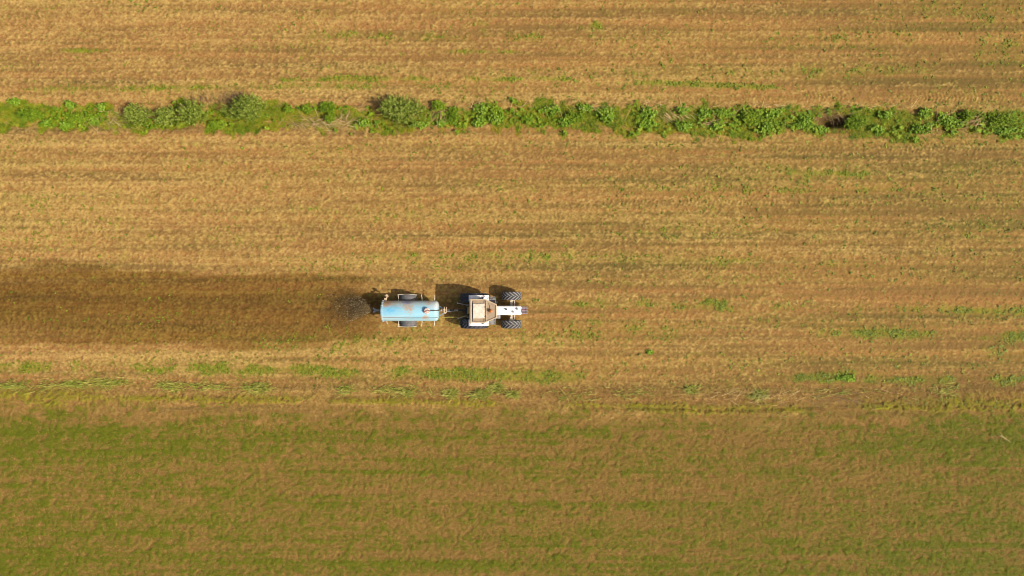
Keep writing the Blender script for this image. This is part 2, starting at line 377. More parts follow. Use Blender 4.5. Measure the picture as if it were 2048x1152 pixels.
bp = nt.nodes.new('ShaderNodeBump'); bp.inputs['Strength'].default_value = 0.5; bp.inputs['Distance'].default_value = 0.02
nt.links.new(nf1, bp.inputs['Height']); nt.links.new(bp.outputs[0], pb.inputs['Normal'])
ground = link_mesh('ground', me, gm)
tag(ground, kind='structure')

# ------------------------------------------------------------------ ground cover (uncountable)
def scatter(n, dens, x0=-35, x1=35, y0=-21, y1=21):
    x = R.uniform(x0, x1, n); y = R.uniform(y0, y1, n)
    k = R.random(n) < hgt(x, y, dens)
    x = x[k]; y = y[k]; return x, y, hgt(x, y)
TAU = 2 * math.pi
clear = 1 - hedge
# straw litter and stubble
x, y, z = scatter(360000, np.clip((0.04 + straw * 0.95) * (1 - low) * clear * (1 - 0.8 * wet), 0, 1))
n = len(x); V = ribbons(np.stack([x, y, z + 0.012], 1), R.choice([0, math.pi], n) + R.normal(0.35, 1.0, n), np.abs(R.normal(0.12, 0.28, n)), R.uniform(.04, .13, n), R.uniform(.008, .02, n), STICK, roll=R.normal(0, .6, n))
o = strips_mesh('straw_litter', V, np.clip(R.normal(.44, .32, n) - .22 * sm(x, -4, 30) + .08 * sm(-x, 4, 30) - .8 * hgt(x, y, wet), 0, 1), M['straw']); tag(o, 'golden straw and stubble littered over the upper field', 'straw', kind='stuff')  # tone also carries the painted light falloff from left to right
# dry grass over the lower field
x, y, z = scatter(420000, np.clip((low * (1.05 - lg) + 0.9 * np.exp(-((PY - 790) / 26) ** 2) * (1 - low)) , 0, 1), y1=-5)
n = len(x); V = ribbons(np.stack([x, y, z + 0.015], 1), R.normal(.5, 0.9, n), np.abs(R.normal(0.25, 0.3, n)), R.uniform(.06, .18, n), R.uniform(.009, .02, n), STICK, droop=.2, roll=R.normal(0, .6, n))
o = strips_mesh('dry_grass', V, R.random(n), M['drygrass']); tag(o, 'brown dry grass lying across the lower field', 'dry grass', kind='stuff')
# green grass of the lower field
x, y, z = scatter(420000, np.clip(low * (lg - 0.28) * 1.6 + marg * 0.9, 0, 1), y1=-5)
n = len(x); V = ribbons(np.stack([x, y, z], 1), R.uniform(0, TAU, n), R.uniform(.2, 1.2, n), R.uniform(.06, .16, n), R.uniform(.010, .022, n), BLADE, droop=.4)
o = strips_mesh('green_grass', V, np.clip(R.normal(.4, .25, n) + .4 * hgt(x, y, marg), 0, 1), M['grass']); tag(o, 'short green grass growing through the lower field', 'grass', kind='stuff')
# weeds
def rosettes(x, y, z, nl, Lm, Ls, Wf, elm, prof):
    n = len(x); sc = np.repeat(np.minimum(R.lognormal(0, .4, n), 1.8), nl)
    P = np.repeat(np.stack([x, y, z + .01], 1), nl, 0) + np.stack([R.normal(0, .025, n * nl), R.normal(0, .025, n * nl), np.abs(R.normal(0, .02, n * nl))], 1)
    L = np.abs(R.normal(Lm, Ls, n * nl)) * sc + .02
    t = np.clip(np.repeat(R.normal(.5, .2, n), nl) + R.normal(0, .15, n * nl), 0, 1)
    return ribbons(P, R.uniform(0, TAU, n * nl), np.abs(R.normal(elm, .3, n * nl)), L, L * Wf, prof, droop=.35), t
wd = np.clip(g_field - 0.03, 0, 1) ** 1.25 * (1 - low) * clear * np.clip(.6 + .4 * n_mot, 0, 1.6) * (1 - .6 * wet)
x, y, z = scatter(330000, np.clip(wd * 0.8, 0, 1)); V1, t1 = rosettes(x, y, z, 6, .05, .02, .5, .45, LEAF)
x, y, z = scatter(24000, np.clip((1 - low) * clear * (0.18 + 0.22 * sm(n_big, 0, 1.5)) * (1 - .3 * wet), 0, 1)); V2, t2 = rosettes(x, y, z, 5, .036, .025, .5, .4, LEAF)
o = strips_mesh('field_weeds', np.concatenate([V1, V2]), np.concatenate([t1, t2]), M['weed']); tag(o, 'small green weeds sprouting in rows through the stubble', 'weeds', kind='stuff')

# verge grass: tussocks of arching blades along the ditch
hx, hy, hz = scatter(14000, np.clip(hedge * 1.2 - 0.15, 0, 1) * (1 - np.clip(1.6 * blob(1668, 242, 34, 22), 0, 1)), -37, 37, 9, 13)
n = len(hx); nbl = 42; N = n * nbl
tcol = np.repeat(np.clip(R.normal(.42, .22, n) + .22 * hgt(hx, hy, n_mot2) * .5 + .40 * hgt(hx, hy, np.clip(blob(600, 240, 60, 16) + blob(1500, 262, 300, 6) * .5 + blob(900, 258, 300, 6) * .6 + blob(230, 225, 40, 20) * .4, 0, 1)), 0, 1), nbl)
taz = np.repeat(R.uniform(0, TAU, n), nbl)
P = np.repeat(np.stack([hx, hy, hz], 1), nbl, 0) + np.stack([R.normal(0, .06, N), R.normal(0, .06, N), np.zeros(N)], 1)
V = ribbons(P, taz + R.normal(0, 1.1, N), R.uniform(.5, 1.25, N), R.uniform(.12, .38, N), R.uniform(.008, .02, N), BLADE, droop=R.uniform(.3, .9, N))
o = strips_mesh('verge_grass', V, np.clip(tcol + R.normal(0, .13, N), 0, 1), M['verge']); tag(o, 'tussocky green grass filling the strip between the fields', 'grass', kind='stuff')
ux_, uy_, uz_ = scatter(11000, np.clip(hedge * (0.15 + .22 * sm(PX, 880, 1000) + .45 * n_mot2 + .25 * n_big) * (1 - np.clip(1.6 * blob(1668, 242, 34, 22), 0, 1)) * (1 - .8 * blob(600, 240, 60, 20)), 0, 1), -37, 37, 9, 13)
V, t_ = rosettes(ux_, uy_, uz_ + R.uniform(.05, .3, len(ux_)), 8, .07, .02, .7, .35, ROUND)
o = strips_mesh('undergrowth', V, t_, M['bramble']); tag(o, 'leafy green undergrowth knitting the strip together', 'undergrowth', kind='stuff')
# dead stalks in the verge, the margin and the hollow
pts = []
for (cx, cy, rx, ry, k, az, sd) in ((1345, 228, 26, 8, 60, -.6, .25), (1420, 250, 22, 6, 40, .5, .3), (692, 240, 10, 10, 24, 1.2, .7), (880, 240, 16, 10, 60, 1.4, .4), (1665, 232, 40, 10, 50, .2, 1.0), (478, 208, 22, 14, 150, 2.2, .6),
                                (420, 205, 50, 6, 80, 2.0, .6), (230, 240, 60, 14, 120, 0, 1), (1950, 245, 70, 8, 90, .5, .3), (640, 245, 70, 9, 220, -.3, .6), (1690, 796, 120, 16, 60, -.3, .5), (1990, 868, 12, 4, 7, -.5, .3), (1500, 795, 90, 12, 60, .2, .4), (1150, 215, 900, 4, 200, 0, 1.2)):
    a = np.stack([R.normal(cx, rx * .6, k), R.normal(cy, ry * .6, k), R.normal(az, sd, k)], 1); pts.append(a)
a = np.concatenate(pts); n = len(a); x = (a[:, 0] - 1024) / S; y = (576 - a[:, 1]) / S
V = ribbons(np.stack([x, y, hgt(x, y) + R.uniform(.03, .35, n)], 1), a[:, 2], R.normal(.1, .2, n), R.uniform(.3, 1.0, n), R.uniform(.010, .022, n), [(0, 1), (.5, .9), (1, .5)], droop=.25)
o = strips_mesh('dead_stalks', V, np.where((a[:, 0] < 510) & (a[:, 0] > 370) & (a[:, 1] < 230) | (np.abs(a[:, 0] - 1665) < 60), R.uniform(0, .18, n), R.random(n)), M['dead']); tag(o, 'dead tan stalks lying in the green strip and field margin', 'dead stalks', kind='stuff')
# pale reedy grass along the field margin
pts = []
for (cx, cy, rx, ry, k) in ((25, 771, 44, 6, 80), (150, 768, 40, 6, 80), (215, 764, 40, 7, 110), (340, 771, 26, 7, 60), (400, 772, 60, 6, 70), (515, 775, 26, 8, 100), (90, 772, 60, 10, 40), (900, 786, 10, 6, 60), (992, 776, 10, 8, 60), (1022, 788, 8, 6, 60),
                          (955, 790, 12, 6, 60), (965, 786, 10, 6, 40), (1150, 790, 60, 10, 30), (1255, 785, 60, 12, 30), (690, 780, 20, 6, 40), (790, 780, 60, 8, 70), (815, 786, 10, 5, 40), (1380, 778, 6, 6, 40), (1515, 790, 14, 8, 60), (1890, 780, 24, 12, 30), (1680, 785, 50, 10, 24)):
    pts.append(np.stack([R.normal(cx, rx * .55, k), R.normal(cy, ry * .6, k)], 1))
a = np.concatenate(pts); n = len(a); nl = 3; a = np.repeat(a, nl, 0); n *= nl; x = (a[:, 0] - 1024) / S + R.normal(0, .03, n); y = (576 - a[:, 1]) / S + R.normal(0, .03, n)
V = ribbons(np.stack([x, y, hgt(x, y)], 1), R.normal(0, 0.5, n) + R.choice([0, math.pi], n, p=[.6, .4]), R.uniform(.5, 1.3, n), R.uniform(.3, .85, n), R.uniform(.015, .03, n), BLADE, droop=R.uniform(.3, .8, n))
o = strips_mesh('reed_grass', V, R.random(n), M['reed']); tag(o, 'pale bluish green reedy grass along the lower field margin', 'reed grass', kind='stuff')

# ------------------------------------------------------------------ shrubs and leafy plants of the green strip
def stems_bm(h, rx, ry, n, r=.018):
    bm = nb()
    for i in range(n):
        a = random.uniform(0, TAU); q_ = random.uniform(.3, .85)
        p = [(0, 0, -.05), (rx * q_ * .45 * math.cos(a), ry * q_ * .45 * math.sin(a), h * .45), (rx * q_ * math.cos(a + .2), ry * q_ * math.sin(a + .2), h * random.uniform(.65, .9))]
        cyl(bm, p[0], p[1], r, r * .7, 6); cyl(bm, p[1], p[2], r * .7, r * .3, 6)
    return bm
def shoots(n, rx, ry, h, lpn, shoot, Ls, Wf, prof, up=.55, clump=9, tone0=.5, tilt=.5, outl=.25):
    """leaves carried on outward shoots through an uneven dome"""
    cl = R.uniform(0, TAU, clump); cr = np.sqrt(R.random(clump)) * .62
    cx, cy = cr * np.cos(cl), cr * np.sin(cl); cs = R.uniform(.35, .6, clump); ch = R.uniform(.6, 1.0, clump) * np.sqrt(np.clip(1 - cr ** 2, .1, 1))
    k = R.integers(0, clump, n)
    th = R.uniform(0, TAU, n); cz = R.random(n) ** .7; sr = np.sqrt(1 - cz ** 2); rad = R.uniform(.55, 1.0, n)
    ux, uy, uz = sr * np.cos(th), sr * np.sin(th), cz
    bx = (cx[k] + cs[k] * ux * rad) * rx; by = (cy[k] + cs[k] * uy * rad) * ry; bz = np.maximum(h * (ch[k] * .35 + ch[k] * .65 * uz * rad), .05)
    dx, dy, dz = ux * (1 - up) + R.normal(0, .2, n), uy * (1 - up) + R.normal(0, .2, n), uz * .6 + up
    d = np.stack([dx, dy, dz], 1); d /= np.linalg.norm(d, axis=1)[:, None]
    t = np.tile(np.linspace(.15, 1, lpn), n)
    B = np.repeat(np.stack([bx, by, bz], 1), lpn, 0) + np.repeat(d, lpn, 0) * (t * np.repeat(R.uniform(.6, 1.2, n) * shoot, lpn))[:, None]
    N = n * lpn; az = np.arctan2(np.repeat(dy, lpn), np.repeat(dx, lpn)) + R.normal(0, 1.3, N); el = R.normal(tilt, .35, N)
    L = Ls * R.uniform(.6, 1.25, N)
    V = ribbons(B, az, el, L, L * Wf, prof, droop=R.uniform(.1, .5, N), roll=R.normal(0, .45, N))
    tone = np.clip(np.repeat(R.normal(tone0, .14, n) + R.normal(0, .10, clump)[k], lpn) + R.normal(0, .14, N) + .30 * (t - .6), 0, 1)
    return V, tone

def plant(kind, name, cat, px, py, rx, ry, label, group):
    f_ = .95 if kind == 'shrub' else .85
    rx *= f_ / S; ry *= (f_ if kind == 'shrub' else .84) / S
    x, y = gx(px), gy(py); z = float(hgt(x, y))
    t = thing(name, label, cat, (x, y, z), group)
    area = rx * ry
    if kind == 'shrub':
        h = min(1.9, .5 + .75 * ry + .3 * rx); n = int(270 * area + 150)
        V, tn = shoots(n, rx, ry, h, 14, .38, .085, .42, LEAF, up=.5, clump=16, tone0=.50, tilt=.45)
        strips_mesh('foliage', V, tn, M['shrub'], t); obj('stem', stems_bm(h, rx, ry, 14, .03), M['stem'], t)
    elif kind == 'bramble':
        h = (.4 + .4 * ry) if py < 400 else .2; n = int(620 * area + 120)
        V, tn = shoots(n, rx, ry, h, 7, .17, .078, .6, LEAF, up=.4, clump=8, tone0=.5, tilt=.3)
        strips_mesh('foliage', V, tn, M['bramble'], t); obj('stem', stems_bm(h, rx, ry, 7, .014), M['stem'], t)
    else:
        h = (.32 + .25 * ry) if py < 400 else .08; n = int(260 * area + 44)
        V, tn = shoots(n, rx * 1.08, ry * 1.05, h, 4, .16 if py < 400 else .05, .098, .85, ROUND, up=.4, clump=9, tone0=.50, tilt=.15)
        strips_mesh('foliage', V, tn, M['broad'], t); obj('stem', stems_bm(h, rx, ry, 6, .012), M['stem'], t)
    return t
SH, BR, BD = ('shrub', 'shrub', 'shrub'), ('bramble', 'bramble_bush', 'bush'), ('broad', 'broadleaf_plant', 'plant')
GS, GB, GD = 'grey-green shrubs in the strip', 'bramble bushes in the strip', 'broad-leaved plants in the strip'
PL = [
 (SH, 286, 233, 36, 21, 'low grey-green shrub, leftmost of the shrubs in the green strip'),
 (SH, 342, 236, 24, 18, 'small grey-green shrub squeezed between two larger shrubs left of the tallest one'),
 (SH, 395, 228, 38, 25, 'wide grey-green shrub just left of the tallest shrub in the strip'),
 (SH, 500, 222, 46, 33, 'tallest and darkest shrub, bulging above the strip with dead twigs beside it'),
 (SH, 806, 231, 58, 32, 'widest grey-green shrub in the strip, up from the blue tank'),
 (BR, 436, 250, 22, 10, 'low bright bush at the lower edge beneath the tallest shrub'),
 (BR, 657, 217, 19, 13, 'dark green bush at the upper edge, beside olive grass and bare dead branches'),
 (BR, 661, 240, 15, 14, 'rounded green bush touching the dark bush above it, left of dead branches'),
 (BR, 577, 220, 9, 7, 'tiny green bush alone in dry grass right of the tallest shrub'),
 (BR, 614, 219, 10, 7, 'tiny green bush at the upper edge left of the dark bush'),
 (BR, 905, 230, 22, 18, 'yellowish green bush up from the tractor cab, right of brown dead stalks'),
 (BR, 877, 214, 16, 12, 'small green bush touching the top right of the widest shrub'),
 (BR, 1500, 238, 30, 19, 'dark green bush with a smooth round outline right of leaning dead stalks'),
 (BR, 1712, 245, 26, 20, 'feathery green bush at the right rim of the brown hollow'),
 (BR, 1930, 232, 16, 13, 'dark green bush beside a shady gap near the right end of the strip'),
 (BR, 1995, 240, 44, 22, 'large smooth green bush at the right end of the strip'),
 (BR, 1150, 232, 22, 14, 'dark green bush between clumps of pale broad leaves up from the tractor front'),
 (BR, 60, 232, 30, 16, 'low green bush near the left end of the strip'),
 (BR, 160, 236, 26, 12, 'low green bush in the grass left of the leftmost grey-green shrub'),
 (BD, 31, 205, 10, 7, 'small yellow-green plant poking above the strip at its far left'),
 (BD, 142, 209, 10, 7, 'small yellow-green plant poking above the strip left of the shrubs'),
 (BD, 98, 248, 10, 6, 'leftmost broad-leaved plant along the lower edge of the strip'),
 (BD, 135, 250, 13, 7, 'second broad-leaved plant from the left along the lower edge'),
 (BD, 205, 213, 11, 8, 'pale broad-leaved plant at the upper edge, just left of the leftmost shrub'),
 (BD, 192, 243, 12, 8, 'broad-leaved plant at the lower edge, just left of the leftmost shrub'),
 (BD, 727, 246, 14, 11, 'round bright plant at the lower left of the widest shrub'),
 (BD, 838, 250, 22, 7, 'bright leafy fringe plant under the lower right edge of the widest shrub'),
 (BD, 880, 247, 8, 6, 'small bright plant among brown dead stalks up from the tractor rear'),
 (BD, 966, 219, 22, 12, 'arching broad-leaved clump at the upper edge above the white bonnet'),
 (BD, 955, 243, 16, 13, 'broad-leaved clump at the lower edge, up from the tractor cab'),
 (BD, 992, 238, 17, 18, 'tall broad-leaved clump left of the round yellow grass tussock'),
 (BD, 1106, 220, 20, 12, 'pale broad-leaved clump at the upper edge right of the round yellow tussock'),
 (BD, 1132, 245, 19, 13, 'broad-leaved clump at the lower edge below the dark bush'),
 (BD, 1168, 217, 20, 9, 'flat broad-leaved clump at the upper edge right of the dark bush'),
 (BD, 1213, 232, 24, 20, 'large pale broad-leaved clump filling the full width of the strip'),
 (BD, 1297, 225, 24, 14, 'broad-leaved clump at the upper edge, left of leaning dead stalks'),
 (BD, 1290, 249, 25, 8, 'low leafy clump at the lower edge with a bare gap above it'),
 (BD, 1366, 223, 19, 11, 'leafy clump at the upper edge, right beside the leaning dead stalks'),
 (BD, 1366, 253, 27, 11, 'dense clump bulging below the strip under the leaning dead stalks'),
 (BD, 1412, 228, 17, 15, 'leafy clump left of the dark smooth bush, above bare soil'),
 (BD, 1434, 253, 14, 8, 'isolated leafy clump on bare soil at the lower edge'),
 (BD, 1448, 224, 16, 10, 'pale leafy clump touching the left of the dark smooth bush'),
 (BD, 1530, 256, 18, 10, 'leafy clump at the lower right of the dark smooth bush'),
 (BD, 1548, 227, 16, 11, 'leafy clump at the upper right of the dark smooth bush'),
 (BD, 1606, 242, 24, 17, 'broad dark-centred leafy clump left of the brown hollow'),
 (BD, 1642, 258, 16, 7, 'low leafy clump at the lower left rim of the brown hollow'),
 (BD, 1752, 258, 22, 9, 'low leafy clump right of the feathery bush by the hollow'),
 (BD, 1770, 228, 18, 9, 'leafy clump at the upper edge right of the feathery bush'),
 (BD, 1842, 259, 22, 12, 'pale leafy clump at the lower edge, midway between hollow and right end'),
 (BD, 1848, 228, 14, 11, 'pale leafy clump at the upper edge, midway between hollow and right end'),
 (BD, 1895, 244, 24, 20, 'tall pale leafy clump left of the shady gap near the right end'),
 (BD, 2012, 261, 26, 9, 'low leafy clump along the lower edge at the right end'),
 (BD, 1692, 756, 24, 8, 'brightest leafy clump in the weed row right of and below the tractor'),
 (BD, 1300, 703, 9, 4, 'lone small dock plant on bare stubble right of and below the tractor'),
]
for (k, px, py, rx, ry, lab) in PL:
    g = {'shrub': GS, 'bramble': GB, 'broad': GD}[k[0]] if py < 400 else 'leafy clumps in the stubble'
    plant(k[0], k[1], k[2], px, py, rx, ry, lab, g)

# ------------------------------------------------------------------ machine materials
WHITE = mat('white_paint', (0.80, 0.79, 0.75), 0.35, vary=0.04, scale=3, dirt=(0.55, 0.48, 0.36), dirt_amt=0.25, dirt_scale=5)
DUSTY = mat('dusty_roof', (0.32, 0.235, 0.15), 0.75, vary=0.14, scale=4, dirt=(0.24, 0.165, 0.095), dirt_amt=0.5, dirt_scale=3)
FRAME = mat('pale_frame', (0.45, 0.35, 0.235), 0.6, vary=0.12, scale=6, dirt=(0.40, 0.28, 0.16), dirt_amt=0.4, dirt_scale=7)
HATCH = mat('roof_hatch_paint', (0.64, 0.55, 0.44), 0.5, vary=0.05, scale=5, dirt=(0.46, 0.36, 0.26), dirt_amt=0.5, dirt_scale=6)
DARK = mat('dark_metal', (0.045, 0.045, 0.05), 0.55, metal=0.3, vary=0.3, dirt=(0.16, 0.11, 0.06), dirt_amt=0.35)
GREY = mat('worn_grey_metal', (0.30, 0.30, 0.30), 0.5, metal=0.4, vary=0.2, dirt=(0.22, 0.14, 0.08), dirt_amt=0.4, dirt_scale=8)
RUBBER = mat('dusty_rubber', (0.25, 0.24, 0.22), 0.85, spec=0.2, vary=0.25, scale=9, dirt=(0.24, 0.19, 0.13), dirt_amt=0.40, dirt_scale=6, bump=.2)
RUBBER_D = mat('dark_rubber', (0.05, 0.052, 0.062), 0.8, spec=0.25, vary=0.25, scale=9, dirt=(0.13, 0.11, 0.09), dirt_amt=0.25, dirt_scale=6)
RUST = mat('rusty_metal', (0.40, 0.22, 0.11), 0.85, vary=0.35, scale=12, dirt=(0.52, 0.36, 0.22), dirt_amt=0.4, dirt_scale=9)
TAN = mat('tan_metal', (0.52, 0.38, 0.25), 0.75, vary=0.25, scale=14)
OCHRE = mat('ochre_paint', (0.55, 0.33, 0.08), 0.6, vary=0.15)
PALE = mat('pale_galvanised', (0.62, 0.56, 0.46), 0.5, vary=0.15, dirt=(0.45, 0.30, 0.18), dirt_amt=0.3)
ORANGE = mat('amber_lens', (0.38, 0.085, 0.008), 0.3, spec=0.5, vary=0.1, coat=.3)
GLASS = mat('cab_glass', (0.05, 0.06, 0.06), 0.08, spec=0.6)
WEIGHT = mat('weight_iron', (0.27, 0.24, 0.28), 0.6, vary=0.2, dirt=(0.30, 0.2, 0.13), dirt_amt=0.3)
REDDISH = mat('red_bracket', (0.25, 0.075, 0.05), 0.6, vary=0.2)
YELLOW = mat('yellow_hose', (0.55, 0.45, 0.10), 0.6)
CLEAR = mat('lamp_lens', (0.75, 0.72, 0.65), 0.15, spec=.6)
REDL = mat('red_lens', (0.5, 0.03, 0.02), 0.3)
SEATM = mat('black_vinyl', (0.03, 0.03, 0.03), 0.6)

def tyre_bm(c, Rr, wd, nl, lug, rim, fwd=1):
    bm = nb(); h = wd / 2
    lathe(bm, [(rim, -h * .72), (rim + (Rr - rim) * .35, -h * .95), (Rr * .90, -h), (Rr * .965, -h * .86), (Rr * .985, -h * .45), (Rr * .99, 0), (Rr * .985, h * .45), (Rr * .965, h * .86), (Rr * .90, h), (rim + (Rr - rim) * .35, h * .95), (rim, h * .72)], c, 'Y', 56)
    for sgn in (1, -1):
        for i in range(nl):
            th0 = TAU * (i + (0.5 if sgn < 0 else 0)) / nl
            secs = []
            for t in (0.0, .5, 1.0):
                yy = sgn * (t * h * .99 - h * .04); rr = Rr * (.99 - .035 * t ** 2)
                th = th0 + fwd * t * wd * .62 / Rr; hw = (.032 + .012 * t) / Rr
                sec = []
                for dr, dth in ((-.01, -hw * 1.3), (-.01, hw * 1.3), (lug, hw), (lug, -hw)):
                    sec.append(bm.verts.new((c[0] + (rr + dr) * math.cos(th + dth), c[1] + yy, c[2] + (rr + dr) * math.sin(th + dth))))
                secs.append(sec)
            for a, b in zip(secs[:-1], secs[1:]):
                for j in range(4): bm.faces.new((a[j], a[(j + 1) % 4], b[(j + 1) % 4], b[j])).material_index = 1 if j == 2 else 0
            bm.faces.new(secs[0]); bm.faces.new(secs[-1][::-1])
    return bm
def rim_bm(c, r, wd, side):
    bm = nb(); h = wd / 2
    lathe(bm, [(r * 1.04, -h * .70), (r * 1.06, -h * .74), (r * .95, -h * .68), (r * .9, -h * .2), (r * .9, h * .2), (r * .95, h * .68), (r * 1.06, h * .74), (r * 1.04, h * .70)], c, 'Y', 36)
    lathe(bm, [(r * .32, side * h * .78), (r * .30, side * h * .2), (r * .1, side * h * .1)] if side < 0 else [(r * .1, side * h * .1), (r * .30, side * h * .2), (r * .32, side * h * .78)], c, 'Y', 20)
    for i in range(8):
        a = TAU * i / 8; cyl(bm, (c[0] + r * .22 * math.cos(a), c[1] + side * h * .76, c[2] + r * .22 * math.sin(a)), (c[0] + r * .22 * math.cos(a), c[1] + side * (h * .78 + .03), c[2] + r * .22 * math.sin(a)), .016, n=6)
    return bm

# ------------------------------------------------------------------ tractor
TO = (gx(985), gy(620.6), 0.0)
T = thing('tractor', 'white four-wheel-drive tractor with dusty beige cab roof pulling the blue tank', 'tractor', TO)
def L(px, py, z): return Vector((gx(px, z) - TO[0], gy(py, z) - TO[1], z))
def LX(px, z): return L(px, 0, z).x
def LY(py, z): return L(0, py, z).y
rR, rF = 0.87, 0.635
xr, xf = LX(948.3, rR), LX(1022.5, rF)
# wheels
for (xc, py0, py1, rad, nl, lug, rim, mt) in ((xr, 586.3, 605.2, rR, 20, .05, .46, RUBBER_D), (xr, 656.2, 637.0, rR, 20, .05, .46, RUBBER_D), (xf, 583.4, 599.6, rF, 15, .055, .33, RUBBER), (xf, 656.1, 640.4, rF, 15, .055, .33, RUBBER)):
    ya, yb = LY(py0, rad), LY(py1, rad); yc = (ya + yb) / 2; wd = abs(yb - ya); side = 1 if ya > yb else -1
    wl = obj('wheel', rim_bm((xc, yc, rad - .03), rim, wd, side), PALE, T, smooth=False)
    ty = obj('tyre', tyre_bm((xc, yc, rad - .03), rad - lug, wd, nl, lug, rim), RUBBER_D, wl); ty.data.materials.append(mt)
# chassis: gearbox, engine block, belly
bm = nb()
box(bm, ((xr + .05), 0, .78), (.95, .52, .50)); box(bm, (LX(985, .8), 0, .82), (1.1, .40, .42)); box(bm, (xf - .05, 0, .85), (1.15, .34, .36))
cyl(bm, (xr, -.75, rR - .03), (xr, .75, rR - .03), .13, n=20); box(bm, (xr - .42, 0, .75), (.3, .45, .35))
obj('chassis', bm, DARK, T, .02)
# front axle
bm = nb(); y0, y1 = LY(598, .6), LY(641, .6)
cyl(bm, (xf, y0, .60), (xf, y1, .60), .075, n=16); box(bm, (xf, 0, .62), (.30, .34, .22))
for yy in (y0, y1):
    cyl(bm, (xf, yy - math.copysign(.10, yy), .60), (xf, yy + math.copysign(.05, yy), .60), .15, n=18)
    box(bm, (xf + .0, yy - math.copysign(.17, yy), .70), (.16, .10, .14))
    cyl(bm, (xf + .20, 0, .66), (xf + .20, yy * .92, .66), .022, n=8)
obj('front_axle', bm, PALE, T, .008)
# bonnet
zb = 1.52
xa, xb2 = LX(992, zb), LX(1042.2, zb); hw = (LY(612, zb) - LY(630, zb)) / 2; yc = (LY(612, zb) + LY(630, zb)) / 2
bm = nb()
sec = [(-hw, .95), (-hw, zb - .07), (-hw * .86, zb), (hw * .86, zb), (hw, zb - .07), (hw, .95)]
A = [bm.verts.new((xa, yc + a, z)) for a, z in sec]; B = [bm.verts.new((xb2, yc + a, z - (.07 if z > 1 else 0))) for a, z in sec]
bm.faces.new(A); bm.faces.new(B[::-1])
for i in range(6): bm.faces.new((A[i], A[(i + 1) % 6], B[(i + 1) % 6], B[i]))
hood = obj('bonnet', bm, WHITE, T, .025, seg=3)
bm = nb(); p = L(1012.6, 618.6, 1.6); cyl(bm, (p.x, p.y, 1.40), (p.x, p.y, 1.66), .036, n=14); cyl(bm, (p.x, p.y, 1.47), (p.x, p.y, 1.58), .055, n=14)
ex = obj('exhaust_pipe', bm, DARK, hood)
bm = nb(); p = L(1034.5, 617.6, 1.52); lathe(bm, [(.055, -.07), (.055, .03), (.072, .035), (.072, .065), (.03, .085)], (p.x, p.y, 1.47), 'Z', 20); obj('air_intake_cap', bm, GREY, hood)
bm = nb(); p = L(1026.2, 623.4, 1.52); lathe(bm, [(.05, -.06), (.05, .025), (.066, .03), (.066, .055), (.02, .06)], (p.x, p.y, 1.48), 'Z', 20); obj('radiator_cap', bm, GREY, hood)
bm = nb(); box(bm, (xb2 + .012, yc, 1.17), (.03, hw * 1.6, .40))
for i in range(7): box(bm, (xb2 + .032, yc, 1.0 + .055 * i), (.012, hw * 1.5, .018))
obj('grille', bm, DARK, hood)
for sg in (1, -1):
    bm = nb(); cyl(bm, (xb2 + .005, yc + sg * hw * .62, 1.40), (xb2 + .04, yc + sg * hw * .62, 1.40), .055, n=16); obj('headlight', bm, CLEAR, hood)
# front weights
bm = nb(); wx0, wx1 = LX(1042.4, .95), LX(1055.4, .95); wy0, wy1 = LY(612.6, .95), LY(628.6, .95)
box(bm, ((wx0 + wx1) / 2 - .04, (wy0 + wy1) / 2, .74), (wx1 - wx0 - .06, .30, .10)); box(bm, (wx0 + .10, (wy0 + wy1) / 2, .86), (.20, .12, .16))
rack = obj('weight_rack', bm, REDDISH, T, .008)
for i in range(5):
    yy = wy0 + (wy1 - wy0) * (i + .5) / 5
    bm = nb(); box(bm, ((wx0 + wx1) / 2 + .02, yy, .72), (wx1 - wx0 - .06, .052, .40)); box(bm, (wx0 + .10, yy, .94), (.16, .045, .08)); box(bm, (wx1 - .06, yy, .94), (.07, .045, .05))
    obj('weight', bm, WEIGHT, rack, .008)
# fenders
for sg, pyo, pyi in ((1, 590.4, 603.0), (-1, 651.9, 638.5)):
    zf = 1.78; ya, yb = LY(pyo, zf), LY(pyi, zf); x0, x1 = LX(937.3, zf), LX(977.0, 1.5)
    prof = [(x0 - .10, 1.42), (x0, 1.70), (x0 + .12, zf), (x1 - .38, zf), (x1 - .12, 1.66), (x1, 1.38), (x1 + .02, 1.0)]
    bm = nb(); th = .02
    prof[0] = (x0, 1.45)
    va = [[bm.verts.new((x, yy, z - dz)) for (x, z) in prof] for yy in (ya, yb) for dz in (0, th)]
    for i in range(len(prof) - 1):
        bm.faces.new((va[0][i], va[0][i + 1], va[2][i + 1], va[2][i])); bm.faces.new((va[1][i], va[3][i], va[3][i + 1], va[1][i + 1]))
        bm.faces.new((va[0][i], va[1][i], va[1][i + 1], va[0][i + 1])); bm.faces.new((va[2][i], va[2][i + 1], va[3][i + 1], va[3][i]))
    for i in (0, -1): bm.faces.new((va[0][i], va[2][i], va[3][i], va[1][i]))
    fe = obj('fender', bm, WHITE, T, .006)
    # grab rail along the fender and its lamp
    bm = nb(); ym = ya * .62 + yb * .38; yi = ya * .30 + yb * .70
    p0 = L(951.5, 0, zf); p1 = L(968.0, 0, zf)
    tube(bm, [Vector((p0.x, yi, zf + .01)), Vector((p0.x, yi, zf + .10)), Vector((p1.x, ym, zf + .12)), Vector((p1.x, ym, zf - .02))], .014)
    obj('grab_rail', bm, DARK, fe)
    bm = nb(); box(bm, (x1 - .32, ya * .55 + yb * .45, zf + .045), (.06, .13, .09)); obj('marker_lamp', bm, DARK, fe, .01)
    bm = nb(); box(bm, (x0 - .02, ya * .7 + yb * .3, 1.55), (.05, .16, .10)); obj('tail_light', bm, REDL, fe, .01)
